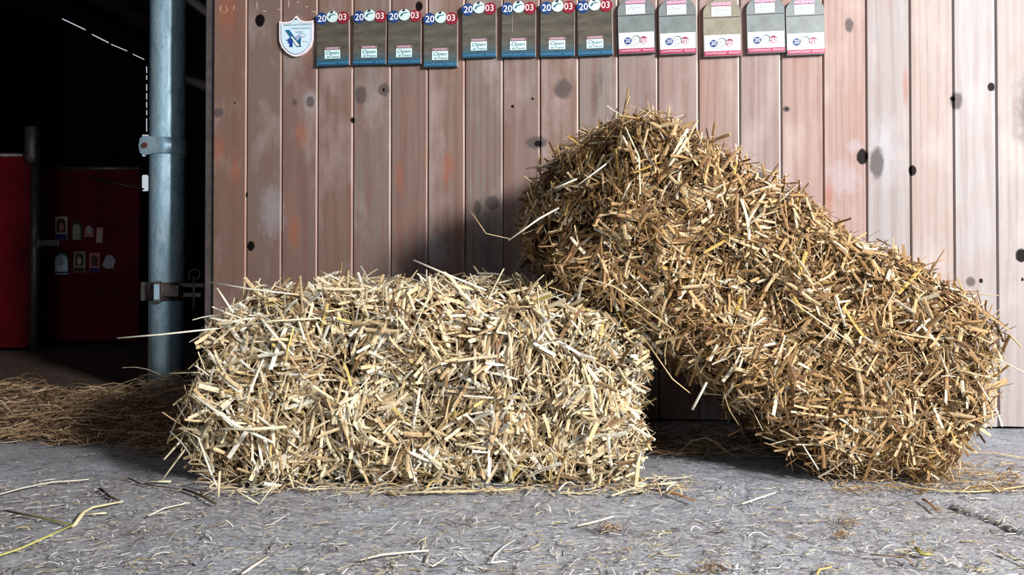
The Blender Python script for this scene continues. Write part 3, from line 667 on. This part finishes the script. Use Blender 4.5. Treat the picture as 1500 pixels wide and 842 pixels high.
def straw_object(name, P, D, L, Wd, N, col, parent=None, zmin=None, flat=.45, **k):
    n = len(P); ver = straw_arrays(P, D, L, Wd, N, flat=flat, **k)
    if zmin is not None: ver[..., 2] = np.maximum(ver[..., 2], zmin + RNG.uniform(0, .003, (n, 1, 1)) )
    co = ver.reshape(-1, 3); per = RING * SEG
    q = []
    for r_ in range(RING - 1):
        for k_ in range(SEG): q.append((r_ * SEG + k_, r_ * SEG + (k_ + 1) % SEG, (r_ + 1) * SEG + (k_ + 1) % SEG, (r_ + 1) * SEG + k_))
    q = np.array(q).ravel(); caps = np.concatenate([np.arange(SEG)[::-1], np.arange(SEG) + (RING - 1) * SEG])
    base = (np.arange(n) * per)[:, None]
    loops = np.concatenate([(base + q[None]).ravel(), (base + caps[None]).ravel()])
    counts = np.concatenate([np.full(n * (RING - 1) * SEG, 4), np.full(n * 2, SEG)])
    me = bpy.data.meshes.new(name); raw_mesh(me, co, loops, counts, False)
    a = me.attributes.new('straw_col', 'FLOAT_COLOR', 'POINT')
    c = np.concatenate([np.repeat(col, per, 0), np.ones((n * per, 1))], 1).astype(np.float32); a.data.foreach_set('color', c.ravel())
    me.materials.append(M_STRAW)
    return link(bpy.data.objects.new(name, me), parent)

def resample(pts, n):
    P = np.array(pts + [pts[0]], float); P0 = P.copy()
    seg = np.linalg.norm(np.diff(P, axis=0), axis=1); cum = np.concatenate([[0], np.cumsum(seg)])
    t = np.linspace(0, cum[-1], n, endpoint=False)
    Q = np.stack([np.interp(t, cum, P0[:, k]) for k in (0, 1)], 1)
    for _ in range(3): Q = .5 * Q + .25 * (np.roll(Q, 1, 0) + np.roll(Q, -1, 0))
    return Q
class Bale:
    def __init__(s, poly, yf, thick, r, slope=None):
        s.Q = resample(poly, 110); s.yf, s.T, s.r = yf, thick, r; s.slope = slope or (lambda u_: np.zeros(len(u_)))
        A = np.roll(s.Q, -1, 0) - s.Q
        area = .5 * np.sum(s.Q[:, 0] * np.roll(s.Q[:, 1], -1) - s.Q[:, 1] * np.roll(s.Q[:, 0], -1)); s.ccw = 1 if area > 0 else -1
        nn = unit(np.roll(s.Q, -1, 0) - np.roll(s.Q, 1, 0)); s.N2 = np.stack([nn[:, 1], -nn[:, 0]], 1) * s.ccw
        s.ph = RNG.uniform(0, 6, 12); s.fq = RNG.uniform(8, 34, (12, 3)) * RNG.choice([-1, 1], (12, 3))
    def dist(s, p):
        a = s.Q; b = np.roll(s.Q, -1, 0); ab = b - a
        t = np.clip(np.einsum('pki,ki->pk', p[:, None] - a[None], ab) / np.sum(ab * ab, 1), 0, 1)
        d = np.linalg.norm(p[:, None] - (a[None] + t[..., None] * ab[None]), axis=2); k = d.argmin(1)
        x, y = p[:, 0:1], p[:, 1:2]; c = ((a[:, 1] > y) != (b[:, 1] > y)) & (x < (b[:, 0] - a[:, 0]) * (y - a[:, 1]) / (b[:, 1] - a[:, 1] + 1e-12) + a[:, 0])
        return d.min(1), (c.sum(1) % 2) == 1, k
    def lump(s, P): return np.sin(P @ s.fq.T + s.ph).sum(1) * .0040
    def front(s, n):
        lo, hi = s.Q.min(0), s.Q.max(0); out = []
        while sum(map(len, out)) < n:
            p = RNG.uniform(lo, hi, (4000, 2)); _, ins, _ = s.dist(p); out.append(p[ins])
        p = np.concatenate(out)[:n]; e, _, k = s.dist(p)
        a = np.clip((s.r - e) / s.r, 0, 1); b = np.sqrt(1 - a * a * .96)
        sl = s.slope(p); eps = .01
        gx = (s.slope(p + [eps, 0]) - sl) / eps; gz = (s.slope(p + [0, eps]) - sl) / eps
        n3 = unit(np.stack([s.N2[k, 0] * a + gx * b, -b, s.N2[k, 1] * a + gz * b], 1))
        P = np.stack([p[:, 0], s.yf + s.r * (1 - b) + sl, p[:, 1]], 1)
        return P + n3 * s.lump(P)[:, None], n3
    def side(s, n, d0=None, d1=None, pick=None):
        k = RNG.integers(0, len(s.Q), n * 3)
        if pick is not None: k = k[pick(s.Q[k], s.N2[k])]
        k = k[:n]; n = len(k)
        t = RNG.random(n)[:, None]; p = s.Q[k] * (1 - t) + s.Q[(k + 1) % len(s.Q)] * t
        sl = s.slope(p); y = s.yf + sl + RNG.uniform(0, 1, n) * (s.T - s.r - sl) + s.r * .8
        if d1 is not None: y = s.yf + sl + RNG.uniform(d0, d1, n)
        n3 = np.stack([s.N2[k, 0], np.zeros(n), s.N2[k, 1]], 1)
        P = np.stack([p[:, 0], y, p[:, 1]], 1)
        return P + n3 * s.lump(P)[:, None], n3
    def core(s, name, parent, ins=.022):
        rings = []; n = len(s.Q)
        for dy, sh in ((.0, -1), (0, s.r * .9 + ins), (s.r * .35, s.r * .3 + ins), (s.r, ins), (s.T * .5, ins), (s.T - s.r, ins), (s.T, s.r * .7 + ins)):
            if sh < 0: continue
            q = s.Q - s.N2 * sh; 
            sl = s.slope(q); y = s.yf + ins + (sl * (1 - dy / s.T) + dy) * (s.T - 2 * ins) / s.T
            P = np.stack([q[:, 0], y, np.maximum(q[:, 1], .004)], 1); rings.append(P)
        # caps
        def cap(P, f):
            c = P.mean(0); return c + (P - c) * f
        fr = [cap(rings[0], f) for f in (.35, .7)]
        for P in fr: P[:, 1] = s.yf + ins + s.slope(P[:, [0, 2]])
        allr = fr + rings + [cap(rings[-1], .6)]
        co = np.concatenate(allr); m = len(allr); bm = bmesh.new(); vs = [bm.verts.new(v) for v in co]
        for i in range(m - 1):
            for k in range(n): bm.faces.new((vs[i * n + k], vs[i * n + (k + 1) % n], vs[(i + 1) * n + (k + 1) % n], vs[(i + 1) * n + k]))
        bm.faces.new(vs[:n]); bm.faces.new(vs[(m - 1) * n:])
        bmesh.ops.recalc_face_normals(bm, faces=bm.faces)
        return build(name, bm, M_CORE, parent, True)
def tangent_dirs(P, N, spread, base_fn):
    n = len(P); up = np.array([0, 0, 1.0]); ref = np.where(np.abs(N[:, 2:3]) > .8, np.array([[1.0, 0, 0]]), up[None])
    t1 = unit(np.cross(ref, N)); t2 = np.cross(N, t1)
    a = base_fn(P) + RNG.normal(size=n) * spread
    return t1 * np.cos(a)[:, None] + t2 * np.sin(a)[:, None]
def orient_field(seed, lo=3, hi=16):
    g = np.random.default_rng(seed); fq = g.uniform(lo, hi, (6, 3)) * g.choice([-1, 1], (6, 3)); ph = g.uniform(0, 6, 6)
    return lambda P: np.sin(P @ fq.T + ph).sum(1) * 1.1
def clad(B, root, pal, nf, ns, seed, zmin, wscale=1.0, fuzz_fn=None, side_pick=None):
    f = orient_field(seed); parts = []
    def layer(P, N, n_out, L, Wd, tilt, spread, inset, palette=pal, darken=1.0):
        D = tangent_dirs(P, N, spread, f) + N * (RNG.normal(size=(len(P), 1)) * tilt + n_out)
        P = P - N * inset[:, None]
        parts.append((P, D, L, Wd, N + RNG.normal(size=N.shape) * .5, colours(len(P), palette) * darken))
    # packed, deep, short; darker palette puts gap shade into the colour
    for cnt, sampler in ((nf, B.front), (ns, lambda n: B.side(n, pick=side_pick))):
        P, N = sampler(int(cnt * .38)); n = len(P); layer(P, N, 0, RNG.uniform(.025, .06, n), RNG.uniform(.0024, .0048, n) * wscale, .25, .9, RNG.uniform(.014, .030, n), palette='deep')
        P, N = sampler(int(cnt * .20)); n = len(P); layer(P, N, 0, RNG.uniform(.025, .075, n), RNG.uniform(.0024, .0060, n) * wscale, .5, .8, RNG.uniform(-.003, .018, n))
        P, N = sampler(int(cnt * .07)); n = len(P); layer(P, N, .32, RNG.uniform(.035, .095, n), RNG.uniform(.0034, .0085, n) * wscale, .5, 1.0, RNG.uniform(-.016, .002, n))
        P, N = sampler(int(cnt * .15)); n = len(P); D = tangent_dirs(P, N, 1.0, f) + N * RNG.normal(.25, .5, (n, 1))
        parts.append((P - N * RNG.uniform(-.010, .010, (n, 1)), D, RNG.uniform(.03, .10, n), RNG.uniform(.0012, .0026, n), N + RNG.normal(size=N.shape), colours(n, pal)))
    # parallel bundles
    for _ in range(int(nf / 260)):
        P0, N0 = B.front(1); m = RNG.integers(8, 22); a0 = RNG.uniform(0, math.pi)
        ref = unit(np.cross(np.array([[0, 0, 1.0]]), N0)); t2 = np.cross(N0, ref); d = ref * math.cos(a0) + t2 * math.sin(a0)
        off = RNG.normal(size=(m, 1)) * .018 * np.cross(d, N0) + RNG.normal(size=(m, 1)) * .012 * d
        P = P0 + off; N = np.repeat(N0, m, 0)
        parts.append((P + N * RNG.uniform(-.004, .008, (m, 1)), d + RNG.normal(size=(m, 3)) * .16, RNG.uniform(.03, .07, m), RNG.uniform(.0035, .007, m) * wscale, N + RNG.normal(size=N.shape) * .3, colours(m, pal) * 1.05))
    cat = [np.concatenate([p[i] for p in parts]) for i in range(6)]
    o = straw_object('straw_covering', *cat[:5], cat[5], root, zmin=zmin, bend=.06, kink=.13, flat=.36); o['kind'] = 'stuff'
    return o
def stalk(parent, a, b, wd, col, mids=(), name='straw_stalk'):
    pts = [Vector(a)] + [Vector(m) for m in mids] + [Vector(b)]
    bm = bmesh.new(); n = len(pts)
    tube(bm, pts, [wd * .5 * (1.0 if 0 < i < n - 1 else .8) for i in range(n)], 8, flat=.5)
    o = build(name, bm, M_STRAW, parent)
    a_ = o.data.attributes.new('straw_col', 'FLOAT_COLOR', 'POINT'); a_.data.foreach_set('color', [*col, 1] * len(o.data.vertices))
    return o
def random_stalks(B, root, n, pal, sampler, Lr, Wr, outr, zmin=.004):
    P, N = sampler(n); f = orient_field(5)
    D = unit(tangent_dirs(P, N, 1.2, f) + N * RNG.uniform(*outr, (len(P), 1)))
    cols = colours(len(P), pal)
    for i in range(len(P)):
        L = RNG.uniform(*Lr); a = P[i] - D[i] * L * .35; b = P[i] + D[i] * L * .65
        m = (a + b) / 2 + RNG.normal(size=3) * L * .04
        for q in (a, m, b): q[2] = max(q[2], zmin)
        stalk(root, a, b, RNG.uniform(*Wr), cols[i], (m,))

# ---- left bale, lying flat
DL = 1.70
pl = [(300, 476), (325, 450), (400, 436), (500, 428), (620, 424), (740, 427), (810, 432), (862, 446), (905, 470), (934, 505), (944, 560), (944, 620), (940, 680), (925, 706), (800, 712), (600, 714), (420, 716), (318, 714), (286, 690), (280, 640), (286, 580), (298, 530)]
polyL = []
for x, y in pl:
    p = at(x, y, DL); polyL.append((p.x, max(p.z, .004)))
BL = Bale(polyL, 1.655, .56, .055)
bL = empty('straw_bale'); tag(bL, 'pale straw bale lying flat on the floor at the left', 'straw bale', 'straw bales against the board wall')
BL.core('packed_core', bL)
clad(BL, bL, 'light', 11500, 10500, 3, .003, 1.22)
# ---- right bale, leaning on the left one
DR = 1.72
pr_ = [(905, 182, 1.84), (940, 172, 1.78), (985, 186, 1.74), (1040, 220, DR), (1110, 259, DR), (1210, 324, DR), (1320, 384, DR), (1390, 424, DR), (1440, 466, DR), (1452, 520, DR), (1442, 580, DR), (1420, 640, DR), (1385, 690, DR), (1330, 708, 1.69), (1270, 706, 1.69),
       (1210, 690, DR), (1150, 640, DR), (1090, 590, DR), (1040, 556, DR), (985, 518, DR), (945, 482, DR), (910, 452, DR), (868, 428, 1.74), (810, 414, 1.80), (782, 385, 1.88), (772, 330, 1.9), (785, 275, 1.9), (825, 226, 1.9)]
polyR = []
for x, y, d in pr_:
    p = at(x, y, d); polyR.append((p.x, max(p.z, .004)))
ra, rb = at(955, 160, 1.75), at(845, 430, 1.75)
rn = np.array([-(rb.z - ra.z), (rb.x - ra.x)]); rn = rn / np.linalg.norm(rn)
if rn[0] > 0: rn = -rn
def slopeR(p):
    d = (p - np.array([ra.x, ra.z])) @ rn
    return np.clip(d + .02, 0, 1) ** 1.2 * 1.55
BR = Bale(polyR, 1.665, .56, .06, slopeR)
bR = empty('straw_bale'); tag(bR, 'golden brown straw bale tilted on its end, leaning over the pale flat bale', 'straw bale', 'straw bales against the board wall')
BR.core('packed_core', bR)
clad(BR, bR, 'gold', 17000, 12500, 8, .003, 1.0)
# origins at the bales' bases
def rebase(root, loc):
    root.location = loc
    for c in root.children: c.matrix_parent_inverse = Matrix.Translation(loc).inverted()
# ---- single stalks: fuzz along the top and the ends
top = lambda B: (lambda n: B.side(n, pick=lambda q, m: m[:, 1] > .5, d0=0, d1=B.T * .9))
left = lambda B: (lambda n: B.side(n, pick=lambda q, m: m[:, 0] < -.4, d0=.02, d1=.2))
right = lambda B: (lambda n: B.side(n, pick=lambda q, m: (m[:, 0] > .4) & (m[:, 1] < .75), d0=.0, d1=.3))
random_stalks(BL, bL, 22, 'light', BL.front, (.09, .15), (.005, .0085), (.15, .5))
random_stalks(BL, bL, 30, 'light', top(BL), (.06, .13), (.004, .007), (.1, .8))
random_stalks(BL, bL, 18, 'light', left(BL), (.06, .12), (.005, .008), (.2, 1.0))
random_stalks(BR, bR, 18, 'gold', BR.front, (.08, .16), (.004, .007), (.15, .5))
random_stalks(BR, bR, 24, 'gold', top(BR), (.06, .12), (.0035, .006), (.2, 1.0))
random_stalks(BR, bR, 14, 'gold', right(BR), (.06, .12), (.0035, .006), (.3, 1.2))
under = lambda n: BR.side(n, pick=lambda q, m: (m[:, 1] < -.4) & (m[:, 0] < 0), d0=.0, d1=.15)
random_stalks(BR, bR, 14, 'gold', under, (.07, .14), (.0016, .0035), (.5, 1.6))
random_stalks(BL, bL, 10, 'light', lambda n: BL.side(n, pick=lambda q, m: m[:, 0] > .7, d0=.0, d1=.2), (.06, .12), (.0016, .004), (.4, 1.4))
random_stalks(BR, bR, 12, 'gold', left(BR), (.08, .14), (.0035, .006), (.3, 1.2))
# ---- the stalks one can point at in the photograph
LC = (.93, .86, .62); PC = (.95, .92, .80); GC = (.78, .68, .22); TC = (.72, .56, .32)
def pst(parent, pts, wpx, col, name='straw_stalk'):
    P = [at(*p) for p in pts]; stalk(parent, P[0], P[-1], wpx / F * pts[0][2], col, P[1:-1], name)
pst(bL, [(172, 495, 1.62), (235, 490, 1.62), (318, 481, 1.64)], 5.5, PC)
pst(bL, [(283, 578, 1.60), (345, 622, 1.60), (400, 648, 1.62)], 8, PC)
pst(bL, [(322, 628, 1.6), (375, 628, 1.6), (420, 625, 1.62)], 10, LC)
pst(bL, [(307, 413, 1.70), (365, 423, 1.68), (440, 432, 1.68)], 5, PC)
pst(bL, [(318, 422, 1.66), (342, 458, 1.64)], 5, PC)
pst(bL, [(606, 381, 1.72), (650, 400, 1.70), (712, 425, 1.68)], 6, PC)
pst(bL, [(468, 397, 1.78), (500, 411, 1.76)], 6, PC)
pst(bL, [(596, 505, 1.61), (625, 440, 1.62), (635, 410, 1.66)], 5, LC)
pst(bL, [(430, 480, 1.62), (414, 540, 1.62)], 6, GC)
pst(bL, [(384, 468, 1.62), (410, 500, 1.62), (430, 520, 1.63)], 9, PC)
pst(bL, [(325, 480, 1.62), (400, 470, 1.63), (470, 466, 1.64)], 6, LC)
pst(bL, [(340, 715, 1.58), (380, 738, 1.54)], 4, LC); pst(bL, [(380, 738, 1.54), (408, 700, 1.58)], 4, LC)
pst(bL, [(290, 640, 1.60), (312, 700, 1.60), (322, 718, 1.60)], 5, PC)
pst(bL, [(322, 690, 1.58), (320, 728, 1.57)], 8, (.85, .76, .55))
pst(bR, [(836, 400, 1.62), (900, 420, 1.60), (990, 485, 1.60)], 5, TC)
pst(bR, [(745, 352, 1.70), (790, 320, 1.70), (818, 305, 1.74)], 6, PC)
pst(bR, [(690, 310, 1.86), (712, 342, 1.84), (748, 350, 1.84)], 2.6, TC)
pst(bR, [(812, 276, 1.70), (845, 262, 1.70)], 6, PC)
pst(bR, [(845, 272, 1.68), (888, 240, 1.68)], 5, PC)
pst(bR, [(916, 186, 1.68), (936, 230, 1.66), (938, 285, 1.65)], 4, LC)
pst(bR, [(1150, 435, 1.62), (1200, 470, 1.61), (1245, 500, 1.61)], 4.5, LC)
pst(bR, [(1288, 478, 1.62), (1330, 490, 1.61), (1375, 497, 1.62)], 5, TC)
pst(bR, [(1224, 434, 1.62), (1238, 478, 1.62)], 7, PC)
pst(bR, [(1085, 236, 1.78), (1130, 252, 1.78), (1138, 275, 1.78)], 4, LC)
pst(bR, [(1315, 393, 1.76), (1362, 407, 1.78)], 10, (.93, .9, .8))
pst(bR, [(1440, 515, 1.68), (1500, 545, 1.66)], 4, LC)
pst(bR, [(1035, 560, 1.62), (1014, 600, 1.60)], 6, PC)
pst(bR, [(940, 490, 1.64), (985, 555, 1.62), (1010, 575, 1.63)], 3.5, TC)
pst(bR, [(1175, 650, 1.63), (1199, 688, 1.62)], 5, PC)
pst(bR, [(1060, 575, 1.66), (1068, 600, 1.66), (1082, 622, 1.66)], 2.5, TC)
rebase(bL, Vector((BL.Q[:, 0].mean(), 1.88, 0))); rebase(bR, Vector((BR.Q[:, 0].mean(), 1.88, 0)))

# ---- loose straw heap at the left, in front of the dark doorway
def heap(name, label, n, region, pal, Lr, Wr, hfun, ang, aspread, seed):
    X = []; 
    g = RNG
    px = g.uniform(region[0], region[1], n); py = g.uniform(region[2], region[3], n)
    pts = np.array([tuple(on_floor(a, b)) for a, b in zip(px, py)])
    hz = np.array([hfun(a, b) for a, b in zip(px, py)]); pts[:, 2] = .004 + hz * g.random(n) ** .8
    a = ang + g.normal(size=n) * aspread; D = np.stack([np.cos(a), np.sin(a), g.normal(size=n) * .16], 1)
    o = straw_object(name, pts, D, g.uniform(*Lr, n), g.uniform(*Wr, n), g.normal(size=(n, 3)), colours(n, pal), zmin=.001, bend=.26, kink=.25, flat=.7)
    return tag(o, label, 'straw', kind='stuff')
def hh_(x, y):
    t = max(0, 1 - abs(y - 612) / 50); b = .018 + .085 * math.exp(-((x - 10) / 60) ** 2) + .05 * math.exp(-((x - 150) / 60) ** 2)
    return b * t
heap('loose_straw', 'heap of thin brown loose straw on the floor left of the steel post', 1250, (-130, 215, 575, 652), 'dull', (.04, .16), (.0012, .0044), hh_, .1, .75, 1)
heap('loose_straw', 'shaded tangle of loose straw between the steel post and the pale bale', 650, (205, 285, 590, 668), 'dull', (.05, .16), (.0012, .0032), lambda x, y: .10 * max(0, 1 - abs(y - 590) / 70) + .01, .9, 1.0, 2)
heap('loose_straw', 'dark loose straw under the tilted bale beside the pale bale', 300, (950, 1130, 628, 672), 'dull', (.04, .12), (.0012, .003), lambda x, y: .012, 0, 1.2, 3)

# ---- litter on the floor
def litter(name, label, n, xr, yr, pal, Lr, Wr, flat=.5, bend=.35, zz=.004, xf=None):
    px = RNG.uniform(*xr, n); py = RNG.uniform(*yr, n)
    pts = np.array([tuple(on_floor(a, b)) for a, b in zip(px, py)]); pts[:, 2] = zz
    a = RNG.normal(size=n) * .9; D = np.stack([np.cos(a), np.sin(a), RNG.normal(size=n) * .03], 1)
    N = np.tile([0, 0, 1.0], (n, 1)) + RNG.normal(size=(n, 3)) * .2
    o = straw_object(name, pts, D, RNG.uniform(*Lr, n), RNG.uniform(*Wr, n), N, colours(n, pal), zmin=.0012, bend=bend, kink=.3, flat=flat)
    return tag(o, label, 'straw', kind='stuff')
litter('straw_litter', 'short broken straw scattered over the grey floor', 1500, (-60, 1560), (705, 860), 'litter', (.006, .034), (.0008, .0028))
litter('chaff', 'tiny chaff flecks all over the grey floor', 4500, (-80, 1580), (665, 870), 'litter', (.002, .012), (.0006, .0018))
litter('fallen_straw', 'straw fallen along the front foot of the pale bale', 420, (300, 1010), (700, 726), 'light', (.015, .07), (.0018, .0045), zz=.006)
litter('fallen_straw', 'straw fallen around the right foot of the tilted bale', 320, (1230, 1500), (680, 724), 'gold', (.015, .07), (.0012, .0035), zz=.006)
# separate long stalks lying on the floor
def fst(label, pts, wpx, col, cat='straw stalk', z=.006, name='straw_stalk'):
    P = [on_floor(x, y, z) for x, y in pts]; wm = wpx / F * P[0].y
    o = stalk(None, P[0], P[-1], wm, col, P[1:-1], name); tag(o, label, cat); return o
fst('long green-yellow stalk curving in from the lower left corner', [(-15, 818), (30, 803), (70, 785), (108, 768)], 6, (.70, .66, .24))
fst('bent pale stalk with a sharp kink, at the left front of the floor', [(108, 770), (122, 750), (135, 743), (180, 734)], 7, (.92, .84, .55))
fst('short flat pale piece beside the kinked stalk at left', [(128, 753), (156, 751)], 6, LC)
fst('dark olive stalk pointing at the kinked pale stalk', [(8, 748), (55, 757), (110, 769)], 4.5, (.22, .20, .07))
fst('long thin white stalk on the floor under the left straw heap', [(-10, 726), (35, 714), (75, 706), (130, 702)], 3.5, PC)
fst('short dark twig left of the pale bale', [(146, 715), (160, 727), (174, 733)], 5, (.07, .05, .035), 'twig', name='twig')
fst('dark brown twig near the front left corner of the pale bale', [(268, 716), (292, 724), (316, 738)], 5, (.08, .055, .035), 'twig', name='twig')
fst('thin dark twig just left of the longer brown twig', [(188, 700), (205, 708), (225, 711), (262, 716)], 3, (.09, .06, .035), 'twig', name='twig')
fst('flat cream straw piece beside the thin dark twig', [(218, 705), (250, 705)], 7, LC)
fst('wavy white stalk on the floor left of centre', [(218, 755), (240, 744), (278, 736)], 4, PC)
fst('long flat golden stalk lying along the foot of the pale bale', [(570, 722), (640, 720), (700, 719), (758, 716)], 6, (.85, .75, .45))
fst('pair-like brown splinter at the left end of the long golden stalk', [(555, 716), (582, 726)], 4, (.40, .24, .10), 'splinter', name='wood_splinter')
fst('white flattened stalk near the front edge below the pale bale', [(527, 820), (560, 812), (600, 808), (628, 806)], 5.5, PC)
fst('curled white stalk right of the flattened front stalk', [(628, 810), (624, 824), (634, 829), (652, 817)], 4, PC)
fst('thin curved white stalk at the front centre', [(720, 823), (725, 812), (738, 800), (755, 790)], 3, PC)
fst('pale straw beside the small dark tuft on the floor', [(845, 770), (872, 764), (898, 756)], 5.5, PC)
fst('broad pale straw reaching from the pale bale corner to the right', [(895, 726), (935, 712), (990, 706)], 6, LC)
fst('brown split stalk on the floor between the two bales', [(950, 716), (985, 722), (1018, 733)], 5, (.34, .17, .07))
fst('white blade on the floor below the dark gap', [(1086, 738), (1112, 729), (1136, 721)], 5, PC)
fst('very long thin golden stalk running off the right edge', [(1285, 698), (1330, 712), (1380, 719), (1430, 720), (1470, 716), (1512, 710)], 3.6, (.74, .60, .32))
fst('thin golden stalk on bright floor at the right edge', [(1410, 662), (1455, 663), (1510, 672)], 3.2, (.74, .60, .32))
fst('small brown blade on the floor right of the tilted bale foot', [(1352, 730), (1376, 748)], 5, (.36, .20, .08))
fst('greenish yellow stub on the front floor at the right', [(1342, 802), (1352, 812), (1362, 811)], 9, (.42, .40, .12))
fst('pair of pale splinters at the lower right corner', [(1462, 806), (1510, 830)], 5, LC)
fst('brown folded straw near the front right', [(1275, 812), (1325, 816), (1340, 826)], 4, (.42, .28, .18))
fst('broad pale straw at the bottom edge left of centre', [(355, 840), (372, 828), (392, 815)], 6, PC)
fst('small golden stub at the bottom edge right of centre', [(1196, 842), (1200, 834), (1218, 830)], 5, (.70, .55, .22))
# little tufts on the floor
def tuft(px, py, n, rad, pal, label):
    c = on_floor(px, py); P = np.array(c) + RNG.normal(size=(n, 3)) * [rad, rad * .7, 0]; P[:, 2] = RNG.uniform(.003, .014, n)
    D = RNG.normal(size=(n, 3)) * [1, 1, .4]
    tag(straw_object('straw_tuft', P, D, RNG.uniform(.008, .025, n), RNG.uniform(.0006, .002, n), RNG.normal(size=(n, 3)), colours(n, pal), zmin=.001, bend=.8, kink=.4), label, 'straw tuft')
tuft(895, 780, 46, .010, 'dull', 'small dark grey tuft of crushed straw on the front floor')
tuft(1240, 770, 34, .012, 'dull', 'small curled tuft of straw below the tilted bale')
tuft(1040, 838, 36, .013, 'dull', 'brown tuft of straw at the bottom edge')
tuft(1234, 790, 20, .006, 'gold', 'tiny yellow scrap below the curled straw tuft')
